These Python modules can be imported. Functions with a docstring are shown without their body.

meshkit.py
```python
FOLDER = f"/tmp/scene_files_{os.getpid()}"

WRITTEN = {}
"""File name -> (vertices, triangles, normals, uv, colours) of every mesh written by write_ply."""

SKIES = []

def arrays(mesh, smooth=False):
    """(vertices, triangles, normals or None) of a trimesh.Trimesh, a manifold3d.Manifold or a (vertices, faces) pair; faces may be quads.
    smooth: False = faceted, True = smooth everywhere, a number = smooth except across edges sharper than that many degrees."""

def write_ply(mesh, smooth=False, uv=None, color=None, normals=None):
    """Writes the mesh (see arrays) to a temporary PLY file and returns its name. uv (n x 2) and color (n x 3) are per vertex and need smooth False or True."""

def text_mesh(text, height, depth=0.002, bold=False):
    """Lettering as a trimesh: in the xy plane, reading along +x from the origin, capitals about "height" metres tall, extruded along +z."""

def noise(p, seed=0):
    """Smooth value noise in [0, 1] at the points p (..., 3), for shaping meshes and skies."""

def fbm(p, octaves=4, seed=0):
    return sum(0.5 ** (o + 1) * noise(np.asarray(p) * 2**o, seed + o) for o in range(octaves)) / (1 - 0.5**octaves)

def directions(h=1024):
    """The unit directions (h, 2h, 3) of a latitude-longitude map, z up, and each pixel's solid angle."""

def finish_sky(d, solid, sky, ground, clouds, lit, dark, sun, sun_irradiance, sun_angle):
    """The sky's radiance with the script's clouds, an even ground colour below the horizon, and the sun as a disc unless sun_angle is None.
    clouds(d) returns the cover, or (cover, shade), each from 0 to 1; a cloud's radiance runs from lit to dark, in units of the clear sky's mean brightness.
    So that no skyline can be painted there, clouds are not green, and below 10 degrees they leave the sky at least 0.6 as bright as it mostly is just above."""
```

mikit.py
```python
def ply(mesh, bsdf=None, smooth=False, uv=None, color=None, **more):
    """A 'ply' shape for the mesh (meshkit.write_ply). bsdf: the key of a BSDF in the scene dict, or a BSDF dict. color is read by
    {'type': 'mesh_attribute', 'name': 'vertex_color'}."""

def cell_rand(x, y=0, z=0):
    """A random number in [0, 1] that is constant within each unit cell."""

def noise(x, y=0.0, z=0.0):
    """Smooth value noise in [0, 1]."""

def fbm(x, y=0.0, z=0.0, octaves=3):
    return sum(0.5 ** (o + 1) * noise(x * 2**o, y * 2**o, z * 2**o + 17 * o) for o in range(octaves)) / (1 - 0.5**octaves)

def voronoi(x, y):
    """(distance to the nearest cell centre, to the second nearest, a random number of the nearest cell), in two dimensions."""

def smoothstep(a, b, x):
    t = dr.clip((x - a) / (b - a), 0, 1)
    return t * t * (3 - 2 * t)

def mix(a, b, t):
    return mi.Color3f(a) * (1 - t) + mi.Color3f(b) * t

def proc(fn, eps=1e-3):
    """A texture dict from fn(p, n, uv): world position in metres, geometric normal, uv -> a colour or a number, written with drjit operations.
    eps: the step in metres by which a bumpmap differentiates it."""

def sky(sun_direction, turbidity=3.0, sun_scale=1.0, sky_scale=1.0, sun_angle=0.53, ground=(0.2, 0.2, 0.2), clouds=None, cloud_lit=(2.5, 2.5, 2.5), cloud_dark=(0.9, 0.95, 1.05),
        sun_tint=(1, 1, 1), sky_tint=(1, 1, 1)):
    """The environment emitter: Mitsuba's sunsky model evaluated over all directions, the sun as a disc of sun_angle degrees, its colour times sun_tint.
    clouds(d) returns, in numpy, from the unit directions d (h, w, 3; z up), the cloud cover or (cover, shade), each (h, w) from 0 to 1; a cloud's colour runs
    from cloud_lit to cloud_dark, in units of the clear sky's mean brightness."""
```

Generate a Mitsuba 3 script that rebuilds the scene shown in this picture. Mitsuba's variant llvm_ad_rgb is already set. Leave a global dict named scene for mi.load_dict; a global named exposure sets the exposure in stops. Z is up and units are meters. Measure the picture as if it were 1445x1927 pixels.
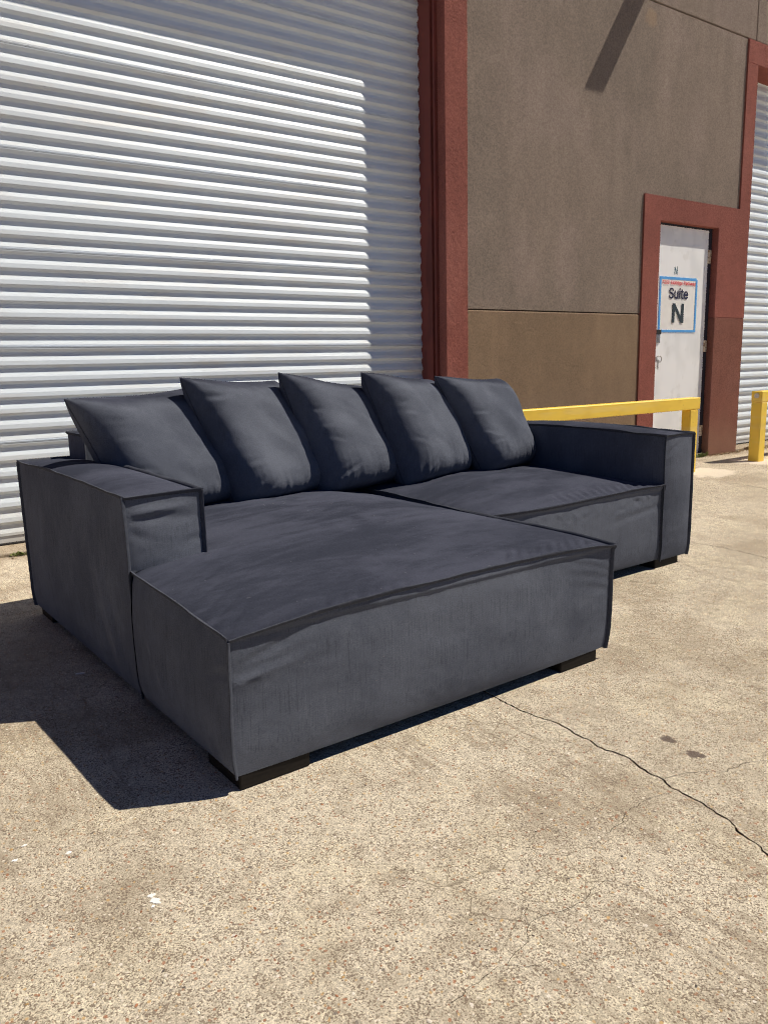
import math, random
import numpy as np, trimesh, drjit as dr, mitsuba as mi, mikit, meshkit
from mikit import proc, noise, fbm, voronoi, cell_rand, smoothstep, mix
from meshkit import text_mesh
import meshkit as mk
from shapely.geometry import Polygon, LineString, box as sbox
from shapely.ops import unary_union

T = mi.ScalarTransform4f
random.seed(7)
rng = np.random.default_rng(7)
scene, labels = {'type': 'scene'}, {}

# ------------------------------------------------------------------ camera, sky, exposure
CAM = np.array([0, 0, 1.0716])
FWD = np.array([0.57255631, 0.79903727, -0.18362655])
UP = np.array([0.12535861, 0.13601732, 0.98274336])
scene['camera'] = {'type': 'perspective', 'fov': 51.52, 'fov_axis': 'x', 'near_clip': 0.05, 'far_clip': 2000.0,
                   'to_world': T().look_at(origin=CAM.tolist(), target=(CAM + FWD).tolist(), up=UP.tolist())}
SUN = (0.6288, -0.3263, 1.0)
scene['sky'] = mikit.sky(SUN, turbidity=2.6, sky_scale=0.22, sky_tint=(0.60, 0.96, 1.48), sun_tint=(0.93, 1.0, 1.09))
exposure = 1.9

# ------------------------------------------------------------------ helpers
def tag(key, label=None, category=None, group=None, kind=None):
    d = labels.setdefault(key, {})
    for k, v in (('label', label), ('category', category), ('group', group), ('kind', kind)):
        if v: d[k] = v
    return key

def numbered(key):
    if not any(k == key or k.startswith(key + '__') for k in list(scene) + list(labels)): return key
    i = 1
    while any(k == f'{key}_{i:03d}' or k.startswith(f'{key}_{i:03d}__') for k in list(scene) + list(labels)): i += 1
    return f'{key}_{i:03d}'

def obj(name, mesh, bsdf, parent=None, smooth=False, **more):
    key = numbered((parent + '__' if parent else '') + name)
    scene[key] = mikit.ply(mesh, bsdf, smooth, **more)
    return key

def thing(name, label, category, group=None):
    return tag(numbered(name), label, category, group)

def boxm(x0, x1, y0, y1, z0, z1):
    m = trimesh.creation.box(extents=(x1 - x0, y1 - y0, z1 - z0))
    m.apply_translation(((x0 + x1) / 2, (y0 + y1) / 2, (z0 + z1) / 2))
    return m

def cbox(x0, x1, y0, y1, z0, z1, c=0.004):
    """box with chamfered edges"""
    pts = []
    for sx in (0, 1):
        for sy in (0, 1):
            for sz in (0, 1):
                p = np.array([(x0, x1)[sx], (y0, y1)[sy], (z0, z1)[sz]], float)
                d = np.array([1 - 2 * sx, 1 - 2 * sy, 1 - 2 * sz]) * c
                for k in range(3):
                    q = p + d; q[k] = p[k]
                    pts.append(q)
    return trimesh.convex.convex_hull(np.array(pts))

def tube(path, r, n=8, closed=False):
    path = np.asarray(path, float); m = len(path)
    t = np.gradient(path, axis=0)
    if closed: t = np.roll(path, -1, 0) - np.roll(path, 1, 0)
    t /= np.linalg.norm(t, axis=1, keepdims=True) + 1e-12
    ref = np.array([0.31, 0.17, 0.93])
    a = np.cross(t, ref); a /= np.linalg.norm(a, axis=1, keepdims=True)
    b = np.cross(t, a)
    r = np.broadcast_to(r, (m,))
    ang = np.arange(n) / n * 2 * np.pi
    v = path[:, None] + r[:, None, None] * (np.cos(ang)[None, :, None] * a[:, None] + np.sin(ang)[None, :, None] * b[:, None])
    v = v.reshape(-1, 3); f = []
    for i in range(m if closed else m - 1):
        j = (i + 1) % m
        for k in range(n):
            l = (k + 1) % n
            f += [[i * n + k, i * n + l, j * n + l], [i * n + k, j * n + l, j * n + k]]
    if not closed:
        v = np.vstack([v, path[[0, -1]]]); c0, c1 = len(v) - 2, len(v) - 1
        for k in range(n):
            l = (k + 1) % n
            f += [[c0, k, l][::-1], [c1, (m - 1) * n + k, (m - 1) * n + l]]
    return trimesh.Trimesh(v, f, process=False)

cat = trimesh.util.concatenate

# ------------------------------------------------------------------ materials
def P(**k): return {'type': 'principled', **k}
def two(b): return {'type': 'twosided', 'bsdf': b}
def bump(b, fn, scale=1.0, eps=1e-3): return {'type': 'bumpmap', 'arbitrary': proc(fn, eps), 'scale': scale, 'bsdf': b}

def concrete_col(p, n, uv):
    x, y = p.x, p.y
    wx, wy = x + 0.006 * noise(x * 60, y * 60), y + 0.006 * noise(x * 60 + 9, y * 60 + 4)
    big = fbm(x * 0.9, y * 0.9, 3.0, 4)
    mid = fbm(x * 6.0, y * 6.0, 1.0, 3)
    fine = noise(x * 520, y * 520)
    fine2 = noise(x * 310, y * 310, 5.0)
    c = mix((0.570, 0.517, 0.418), (0.460, 0.410, 0.325), smoothstep(0.35, 0.68, big))
    c = mix(c, (0.585, 0.53, 0.41), smoothstep(0.50, 0.72, mid) * 0.6)
    c = mix(c, (0.29, 0.24, 0.175), smoothstep(0.50, 0.74, fbm(x * 2.6 + 7, y * 2.6, 2.0, 4)) * 0.5)
    c = mix(c, (0.27, 0.22, 0.16), smoothstep(0.50, 0.74, fbm(x * 17, y * 17, 3.0, 3)) * 0.28)
    # sand-sized pits and grains
    c = c * (0.64 + 0.62 * fine) * (0.74 + 0.46 * fine2)
    br = fbm(x * 70 + 2.5 * mid, y * 9.0 + 3, 8.0, 3)
    c = mix(c, (0.235, 0.19, 0.14), smoothstep(0.52, 0.78, br) * smoothstep(0.40, 0.65, fbm(x * 1.4, y * 1.4 + 4, 9.0, 3)) * 0.45)
    pit = smoothstep(0.56, 0.72, noise(x * 400 + 31, y * 400, 2.0) * (0.60 + 0.66 * fbm(x * 44, y * 44, 5.0, 3)))
    c = mix(c, (0.150, 0.112, 0.080), pit * 0.75)
    # exposed aggregate
    d1, d2, w = voronoi(wx * 150, wy * 150)
    st = smoothstep(0.42, 0.34, d1) * dr.select(w > 0.90, 1.0, 0.0)
    tint = cell_rand(dr.floor(w * 4096), 3.0, 1.0)
    sc = dr.select(tint < 0.30, mi.Color3f(0.30, 0.15, 0.085), dr.select(tint < 0.5, mi.Color3f(0.20, 0.165, 0.13), dr.select(tint < 0.72, mi.Color3f(0.46, 0.31, 0.16), mi.Color3f(0.66, 0.61, 0.53))))
    c = mix(c, sc, st * 0.85)
    d1, d2, w = voronoi(wx * 70 + 3, wy * 70)
    st = smoothstep(0.26, 0.20, d1) * dr.select(w > 0.93, 1.0, 0.0)
    tint = cell_rand(dr.floor(w * 4096), 5.0, 2.0)
    sc = dr.select(tint < 0.35, mi.Color3f(0.33, 0.15, 0.08), dr.select(tint < 0.6, mi.Color3f(0.16, 0.14, 0.125), dr.select(tint < 0.85, mi.Color3f(0.50, 0.33, 0.15), mi.Color3f(0.7, 0.66, 0.6))))
    c = mix(c, sc, st * 0.8)
    # hairline crazing
    ax, ay = x + 0.03 * fbm(x * 14, y * 14, 4.0, 3), y + 0.03 * fbm(x * 14 + 5, y * 14, 8.0, 3)
    e1, e2, w = voronoi(ax * 13, ay * 13)
    cr = smoothstep(0.045, 0.012, e2 - e1) * smoothstep(0.47, 0.62, fbm(x * 1.9, y * 1.9, 6.0, 3))
    c = mix(c, (0.12, 0.095, 0.065), cr * 0.55)
    # two old oily spots on the slab
    for sx, sy, r in ((1.873, 1.248, 0.019), (1.854, 1.151, 0.020)):
        q = dr.sqrt(dr.square((x - sx) * 1.0) + dr.square((y - sy) * 0.75)) / r + 0.8 * (fbm(x * 110, y * 110, 9.0, 3) - 0.5)
        c = mix(c, (0.085, 0.062, 0.055), smoothstep(1.15, 0.70, q) * 0.85)
    # pale cement round the feet of the yellow rails
    for sx, sy in ((6.72, 4.28), (7.90, 4.34)):
        q = dr.sqrt(dr.square((x - sx) / 0.38) + dr.square((y - sy) / 0.30)) + 0.8 * (fbm(x * 9, y * 9, 2.0, 3) - 0.5)
        c = mix(c, (0.62, 0.56, 0.47), smoothstep(0.95, 0.70, q) * 0.8)
    # dirt gathered along the foot of the building
    c = mix(c, (0.20, 0.155, 0.105), smoothstep(4.70, 4.98, y + 0.25 * (fbm(x * 5, y * 5, 2.0, 3) - 0.5)) * 0.55)
    return c

def concrete_bump(p, n, uv):
    x, y = p.x, p.y
    return 0.0008 * noise(x * 300 + 31, y * 300, 2.0) + 0.0004 * noise(x * 620, y * 620) + 0.0010 * noise(x * 110, y * 110, 3.0)

scene['m_concrete'] = bump(P(base_color=proc(concrete_col), roughness=0.9, specular=0.25), concrete_bump, 1.0, 6e-4)
scene['m_crack'] = two(P(base_color=proc(lambda p, n, uv: mix((0.06, 0.046, 0.036), (0.17, 0.13, 0.09), noise(p.x * 90, p.y * 90, 1.0))), roughness=1.0, specular=0.1))

def stucco(base, dark, light, name, bs=0.0022, dusty=None):
    def col(p, n, uv):
        q = p.x + p.y * 0.7
        a = fbm(q * 1.1, p.z * 0.8, 2.0, 4)
        b = fbm(q * 9.0, p.z * 5.0, 4.0, 3)
        c = mix(base, dark, smoothstep(0.42, 0.72, a) * 0.6)
        c = mix(c, light, smoothstep(0.5, 0.75, fbm(q * 2.2 + 3, p.z * 1.6, 7.0, 4)) * 0.5)
        st = fbm(q * 16.0, p.z * 0.9, 1.0, 3)                  # rain streaks
        c = c * (0.90 + 0.20 * b) * (0.96 + 0.08 * st) * (0.80 + 0.40 * noise(q * 110, p.z * 110, p.y * 110))
        rs = dr.square((p.x - 6.70) / 0.10) + dr.square((p.z - 4.12) / 0.10) + 1.2 * (fbm(q * 14, p.z * 14, 3.0, 3) - 0.5)
        c = mix(c, (0.40, 0.27, 0.16), smoothstep(1.0, 0.3, rs) * 0.3)
        if dusty is not None:
            c = mix(c, dusty, smoothstep(0.55, 0.0, p.z + 0.35 * (fbm(q * 4, p.z * 3, 5.0, 3) - 0.5)) * 0.5)
        return c
    def bmp(p, n, uv):
        q = p.x + p.y * 0.7
        return bs * noise(q * 110, p.z * 110, 3.0) + bs * 0.9 * noise(q * 48, p.z * 48, 6.0) + bs * 0.4 * noise(q * 260, p.z * 260, 1.0)
    scene[name] = bump(P(base_color=proc(col), roughness=0.92, specular=0.2), bmp, 1.0, 8e-4)

stucco((0.234, 0.190, 0.163), (0.194, 0.162, 0.140), (0.272, 0.217, 0.195), 'm_stucco')
stucco((0.228, 0.163, 0.112), (0.195, 0.142, 0.100), (0.255, 0.188, 0.135), 'm_stucco_low', dusty=(0.32, 0.24, 0.15))
stucco((0.255, 0.090, 0.074), (0.205, 0.074, 0.063), (0.290, 0.116, 0.098), 'm_red', 0.0026)
stucco((0.200, 0.084, 0.066), (0.172, 0.074, 0.059), (0.222, 0.100, 0.080), 'm_red_low', 0.0026, dusty=(0.28, 0.17, 0.12))
scene['m_joint'] = two(P(base_color={'type': 'rgb', 'value': (0.10, 0.075, 0.055)}, roughness=0.95, specular=0.1))
scene['m_steel_red'] = P(base_color=proc(lambda p, n, uv: mix((0.20, 0.052, 0.042), (0.145, 0.04, 0.034), smoothstep(0.4, 0.65, fbm(p.y * 14, p.z * 2.2, 3.0, 3)))), roughness=0.5, specular=0.4)

def white_paint(p, n, uv):
    c = mix((0.65, 0.735, 0.82), (0.60, 0.67, 0.745), smoothstep(0.45, 0.75, fbm(p.x * 1.2, p.z * 3.0, 1.0, 4)))
    dirt = smoothstep(0.55, 0.8, fbm(p.x * 3, p.z * 30, 2.0, 3))
    c = mix(c, (0.60, 0.57, 0.51), dirt * 0.25)
    return mix(c, (0.52, 0.46, 0.36), smoothstep(0.35, 0.0, p.z + 0.2 * (fbm(p.x * 5, p.z * 5, 2.0, 3) - 0.5)) * 0.45)
scene['m_white'] = P(base_color=proc(white_paint), roughness=0.45, specular=0.45)

def door_paint(p, n, uv):
    c = mix((0.86, 0.89, 0.93), (0.77, 0.80, 0.835), smoothstep(0.40, 0.72, fbm(p.x * 5, p.z * 2.6, 1.0, 4)))
    a = smoothstep(0.60, 0.75, fbm(p.x * 9 + 2, p.z * 7, 4.0, 4))          # grubby rubs
    return mix(c, (0.55, 0.545, 0.53), a * 0.25)
scene['m_door'] = P(base_color=proc(door_paint), roughness=0.4, specular=0.45)
scene['m_jamb'] = P(base_color={'type': 'rgb', 'value': (0.028, 0.032, 0.05)}, roughness=0.5)
scene['m_rubber'] = P(base_color={'type': 'rgb', 'value': (0.02, 0.018, 0.018)}, roughness=0.8)
scene['m_metal'] = P(base_color=proc(lambda p, n, uv: mix((0.55, 0.55, 0.55), (0.33, 0.31, 0.29), noise(p.x * 90, p.z * 60, p.y * 50))), roughness=0.38, metallic=0.85)
scene['m_hinge'] = P(base_color=proc(lambda p, n, uv: mix((0.62, 0.54, 0.43), (0.26, 0.16, 0.10), smoothstep(0.5, 0.75, fbm(p.x * 60, p.z * 60, p.y * 40, 3)))), roughness=0.6, metallic=0.2)
def yellow(p, n, uv):
    q = p.x + p.y
    c = mix((0.86, 0.60, 0.075), (0.79, 0.54, 0.065), smoothstep(0.4, 0.7, fbm(q * 4, p.z * 9, 1.0, 3)))
    ch = smoothstep(0.80, 0.84, fbm(q * 36, p.z * 36, p.y * 30, 3))
    c = mix(c, (0.80, 0.68, 0.40), smoothstep(0.55, 0.75, fbm(q * 3 + 1, p.z * 20, 4.0, 3)) * 0.18)
    return mix(c, (0.30, 0.20, 0.10), ch * 0.6)
scene['m_yellow'] = P(base_color=proc(yellow), roughness=0.42, specular=0.5)
scene['m_bolt'] = P(base_color={'type': 'rgb', 'value': (0.62, 0.58, 0.50)}, roughness=0.6)
scene['m_paper'] = two(P(base_color=proc(lambda p, n, uv: mix((0.84, 0.85, 0.85), (0.77, 0.78, 0.78), fbm(p.x * 14, p.z * 14, 1.0, 3))), roughness=0.55))
scene['m_tape'] = P(base_color=proc(lambda p, n, uv: mix((0.085, 0.33, 0.78), (0.12, 0.40, 0.82), noise(p.x * 50, p.z * 50, 1.0))), roughness=0.5)
for k, c in (('m_ink_navy', (0.018, 0.02, 0.06)), ('m_ink_black', (0.022, 0.04, 0.055)), ('m_ink_red', (0.62, 0.035, 0.055)), ('m_ink_grey', (0.48, 0.48, 0.49)), ('m_ink_small', (0.05, 0.12, 0.17)), ('m_black', (0.012, 0.014, 0.016))):
    scene[k] = P(base_color={'type': 'rgb', 'value': c}, roughness=0.6)

# fabric: dark blue-grey brushed velvet with slubs; pile brushed one way or the other
PHI = 0.0185
CP, SP = math.cos(PHI), math.sin(PHI)
OX, OY = 0.7657, 1.7324
def nap(p):
    u, v = p.x - OX, p.y - OY
    w = noise(v * 4, u * 3, 1.0)
    a = fbm(u * 2.2 + 0.9 * w, v * 4.5, p.z * 3.0, 3)
    b = fbm(u * 9 + v * 6 + 2 * w, v * 34 - u * 8, p.z * 12.0, 3)
    c = fbm(u * 30 - v * 12, v * 60 + u * 14, p.z * 40.0, 2)
    return 0.64 * a + 0.24 * b + 0.12 * c
def fabric_col(p, n, uv):
    m = nap(p)
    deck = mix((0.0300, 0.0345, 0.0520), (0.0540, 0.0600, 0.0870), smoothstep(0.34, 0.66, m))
    sheen_side = mix((0.080, 0.091, 0.121), (0.110, 0.124, 0.160), smoothstep(0.34, 0.66, m))       # upright faces painted paler: grazing-light velvet sheen put into the colour
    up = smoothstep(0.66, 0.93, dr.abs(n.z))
    c = sheen_side * (1 - up) + deck * up
    u = p.x - OX
    str_ = smoothstep(0.30, 0.08, dr.abs(n.z))
    slub = smoothstep(0.58, 0.86, noise(u * 560, p.y * 560, p.z * 9)) * str_
    slub2 = smoothstep(0.60, 0.85, noise(u * 430 + 7, p.y * 430, p.z * 7 + 3)) * str_
    c = c * (1.0 - 0.20 * slub) * (1.0 + 0.10 * slub2) * (0.84 + 0.32 * noise(p.x * 330, p.y * 330, p.z * 330))
    lint = smoothstep(0.955, 0.965, noise(p.x * 110, p.y * 110, p.z * 110))
    return mix(c, (0.18, 0.18, 0.185), lint * 0.5)
def fabric_bump(p, n, uv):
    u = p.x - OX
    return 0.0003 * noise(u * 560, p.y * 560, p.z * 18) + 0.0007 * noise(p.x * 640, p.y * 640, p.z * 640) + 0.0013 * fbm(p.x * 45, p.y * 45, p.z * 45, 2)
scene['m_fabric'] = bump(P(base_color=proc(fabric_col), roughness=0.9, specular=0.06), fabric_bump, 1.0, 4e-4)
scene['m_piping'] = P(base_color=proc(lambda p, n, uv: mix((0.046, 0.052, 0.070), (0.066, 0.073, 0.096), noise(p.x * 120, p.y * 120, p.z * 120))), roughness=0.9, specular=0.06)
scene['m_leg'] = P(base_color=proc(lambda p, n, uv: mix((0.007, 0.006, 0.006), (0.013, 0.011, 0.010), noise(p.x * 20, p.y * 20, p.z * 160))), roughness=0.6, specular=0.2)
scene['m_leaf'] = two(P(base_color=proc(lambda p, n, uv: mix((0.10, 0.15, 0.035), (0.20, 0.20, 0.06), noise(p.x * 40, p.y * 40, p.z * 40))), roughness=0.6))
scene['m_dry'] = two(P(base_color=proc(lambda p, n, uv: mix((0.16, 0.09, 0.045), (0.36, 0.26, 0.15), noise(p.x * 60, p.y * 60, p.z * 40))), roughness=0.8))
scene['m_scrap'] = two(P(base_color={'type': 'rgb', 'value': (0.82, 0.82, 0.80)}, roughness=0.6))
scene['m_gravel'] = P(base_color={'type': 'mesh_attribute', 'name': 'vertex_color'}, roughness=0.75, specular=0.3)

# ------------------------------------------------------------------ ground with real cracks
def wiggle(pts, amp, step=0.012, seed=0):
    pts = np.asarray(pts, float); out = []
    for a, b in zip(pts[:-1], pts[1:]):
        n = max(1, int(np.linalg.norm(b - a) / step))
        for i in range(n): out.append(a + (b - a) * i / n)
    out.append(pts[-1]); out = np.array(out)
    t = np.arange(len(out)) * 0.37
    off = np.stack([mk.noise(np.stack([t, t * 0 + 3.3, t * 0 + seed], -1)), mk.noise(np.stack([t, t * 0 + 8.1, t * 0 + seed + 5], -1))], -1) - 0.5
    off += 0.5 * (np.stack([mk.noise(np.stack([t * 2.7, t * 0 + 3.3, t * 0 + seed + 9], -1)), mk.noise(np.stack([t * 2.7, t * 0 + 8.1, t * 0 + seed + 15], -1))], -1) - 0.5)
    off += 0.45 * (np.stack([mk.noise(np.stack([t * 7, t * 0 + 3.3, t * 0 + seed + 19], -1)), mk.noise(np.stack([t * 7, t * 0 + 8.1, t * 0 + seed + 25], -1))], -1) - 0.5)
    off[[0, -1]] = 0
    return out + off * amp * 2

def crack_poly(pts, w, seed, amp=0.006):
    q = wiggle(pts, amp, seed=seed); parts = []
    for i in range(len(q) - 1):
        ww = w * (0.22 + 1.55 * float(mk.noise(np.array([i * 0.55, seed * 1.7, 0.5]))))
        parts.append(LineString([q[i], q[i + 1]]).buffer(ww / 2, 2))
    return unary_union(parts)

main_crack = [(1.70, 1.95), (1.697, 1.814), (1.692, 1.758), (1.687, 1.665), (1.69, 1.598), (1.704, 1.531), (1.701, 1.474), (1.693, 1.429), (1.692, 1.379), (1.682, 1.346), (1.688, 1.302), (1.698, 1.259), (1.677, 1.198), (1.672, 1.153), (1.679, 1.126), (1.653, 1.084), (1.652, 1.068), (1.649, 1.029), (1.648, 1.0), (1.636, 0.956), (1.63, 0.912), (1.609, 0.88), (1.599, 0.836), (1.58, 0.796), (1.55, 0.70), (1.57, 0.5)]
cr = [crack_poly(main_crack, 0.0056, 1, 0.0055),
      crack_poly([(1.679, 1.126), (1.735, 1.117), (1.796, 1.079), (1.834, 1.05), (1.91, 1.05), (1.973, 1.012), (2.2, 0.95)], 0.0020, 2),
      crack_poly([(1.647, 1.075), (1.582, 1.088), (1.502, 1.09), (1.43, 1.066), (1.363, 1.058)], 0.0012, 3)]
cr2 = [crack_poly([(1.24, 0.945), (1.229, 0.95), (1.184, 0.955), (1.152, 0.942), (1.092, 0.938), (1.057, 0.955), (1.015, 0.953), (1.002, 0.954), (0.971, 0.928), (0.935, 0.913), (0.903, 0.909), (0.873, 0.911), (0.829, 0.905), (0.76, 0.90)], 0.0012, 4, 0.004),
       crack_poly([(1.05, 1.0), (1.02, 0.983), (1.003, 0.952)], 0.0008, 5, 0.003),
       crack_poly([(0.895, 0.905), (0.946, 0.871), (0.943, 0.849), (0.975, 0.841), (0.999, 0.831), (1.06, 0.81)], 0.0008, 6, 0.003)]
cr3 = [crack_poly([(4.02, 2.9), (4.091, 2.674), (4.121, 2.556), (4.112, 2.37), (4.069, 2.164), (4.1, 1.7)], 0.0050, 7, 0.008)]
cr4 = [crack_poly([(6.20, 4.35), (6.282, 4.084), (6.361, 3.827), (6.25, 3.362), (6.3, 2.9)], 0.008, 8, 0.01)]
polys = [unary_union(c).simplify(0.0002) for c in (cr, cr2, cr3, cr4)]
inner = sbox(-0.6, -0.2, 7.2, 4.6)
holes = unary_union(polys)
near = inner.difference(holes)
big = sbox(-260, -260, 260, 4.99).difference(inner)
v1, f1 = trimesh.creation.triangulate_polygon(near, engine='earcut')
v2, f2 = trimesh.creation.triangulate_polygon(big, engine='earcut')
beyond = sbox(-260, 4.99, 260, 260)
v3, f3 = trimesh.creation.triangulate_polygon(beyond, engine='earcut')
def flat(v, f):
    return trimesh.Trimesh(np.column_stack([v, np.zeros(len(v))]), f, process=False)
obj('ground', cat([flat(v1, f1), flat(v2, f2), flat(v3, f3)]), 'm_concrete')
tag('ground', 'weathered tan concrete yard with exposed pebbles and hairline cracks', kind='structure')
for pl in polys:
    ms = []
    for g in getattr(pl, 'geoms', [pl]):
        m = trimesh.creation.extrude_polygon(g, 0.014, engine='earcut')
        m.apply_translation((0, 0, -0.0141))
        keep = m.face_normals[:, 2] < 0.5
        m.update_faces(keep); ms.append(m)
    obj('crack', cat(ms), 'm_crack', 'ground')
tag('ground__crack', 'dark open crack running from under the chaise to the right')

# loose and half-sunk pebbles
ico = trimesh.creation.icosphere(subdivisions=1)
tone = np.array([(0.33, 0.15, 0.08), (0.45, 0.29, 0.13), (0.17, 0.145, 0.125), (0.62, 0.57, 0.50), (0.40, 0.33, 0.25), (0.26, 0.12, 0.08), (0.55, 0.46, 0.34), (0.10, 0.085, 0.075)])
vs_, fs_, cs_ = [], [], []
k = 0
for i in range(1500):
    r = 0.45 + 2.6 * random.random() ** 1.5
    a = math.radians(random.uniform(-2, 72))
    x, y = r * math.sin(a) + 0.1, r * math.cos(a)
    if x < 0.05: continue
    s = random.uniform(0.0010, 0.0026) * (1.6 if random.random() < 0.06 else 1)
    e = np.array([s * random.uniform(0.9, 1.9), s, s * random.uniform(0.35, 0.6)])
    v = ico.vertices * (1 + 0.25 * (rng.random((len(ico.vertices), 1)) - 0.5)) * e
    th = random.uniform(0, 6.3); c, s2 = math.cos(th), math.sin(th)
    v = v @ np.array([[c, s2, 0], [-s2, c, 0], [0, 0, 1]]) + (x, y, e[2] * 0.1)
    vs_.append(v); fs_.append(ico.faces + k); k += len(v)
    cs_.append(np.tile(tone[random.randrange(len(tone))] * random.uniform(0.7, 1.2), (len(v), 1)))
obj('gravel', (np.vstack(vs_), np.vstack(fs_)), 'm_gravel', smooth=True, color=np.clip(np.vstack(cs_), 0, 1))
tag('gravel', 'brown and pale pebbles bedded in the concrete surface', 'gravel', kind='stuff')

# ------------------------------------------------------------------ building
YR, YW, YS, YD = 4.964, 4.982, 5.263, 5.034
B = thing('commercial_building', 'brown stucco warehouse front with brick red trim and white roll-up doors', 'building')
ZJ, ZT, ZH = 1.490, 4.262, 4.035
def wall_panel(x0, x1, z0, z1, mat, y=YW):
    return obj('wall_panel', cbox(x0, x1, y, YS + 0.35, z0, z1, 0.007), mat, B)
G = 0.006
wall_panel(4.4425, 6.6735, -0.1, ZJ - G, 'm_stucco_low', YW - 0.004)
up = sbox(4.4425, ZJ + G, 8.2875, ZT - G).difference(sbox(6.6735, 0, 9, 2.5975))
up = trimesh.creation.extrude_polygon(up, 0.30, engine='earcut')
up.vertices = np.column_stack([up.vertices[:, 0], YW + 0.30 - up.vertices[:, 2], up.vertices[:, 1]])
obj('wall_panel', up, 'm_stucco', B)
wall_panel(-9, 8.446 - 0.004, ZT + G, 7.0, 'm_stucco')
wall_panel(8.446 + 0.004, 24, ZT + G, 7.0, 'm_stucco')
wall_panel(-9, -0.04, -0.1, ZT - G, 'm_stucco')
wall_panel(12.65, 24, -0.1, ZT - G, 'm_stucco')
obj('wall_core', boxm(4.30, 6.68, YW + 0.022, YS + 0.34, -0.1, 6.9), 'm_joint', B)
obj('wall_core', boxm(-8.9, 23.9, YW + 0.022, YS + 0.34, ZT - 0.05, 6.9), 'm_joint', B)
# red trim
def rough_box(x0, x1, y0, y1, z0, z1, c=0.006, seed=0, step=0.05):
    m = cbox(x0, x1, y0, y1, z0, z1, c)
    m = m.subdivide_to_size(max(step, 0.05), max_iter=14)
    v = m.vertices
    d = mk.fbm(v * 9.0, 3, seed)[:, None] - 0.5
    m.vertices = v + m.vertex_normals * d * 0.006
    return m
def trim(name, x0, x1, z0, z1, mat='m_red', yb=YS + 0.30, y0=YR, label=None):
    k = obj(name, rough_box(x0, x1, y0, yb, z0, z1, seed=len(scene)), mat, B, smooth=35)
    if label: tag(k, label)
    return k
trim('pillar', 4.207, 4.4420, -0.1, ZH)
trim('header', -0.04, 4.4420, ZH + 0.0005, ZT - 0.004)
trim('pillar', -0.04, 0.22, -0.1, ZH)
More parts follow.
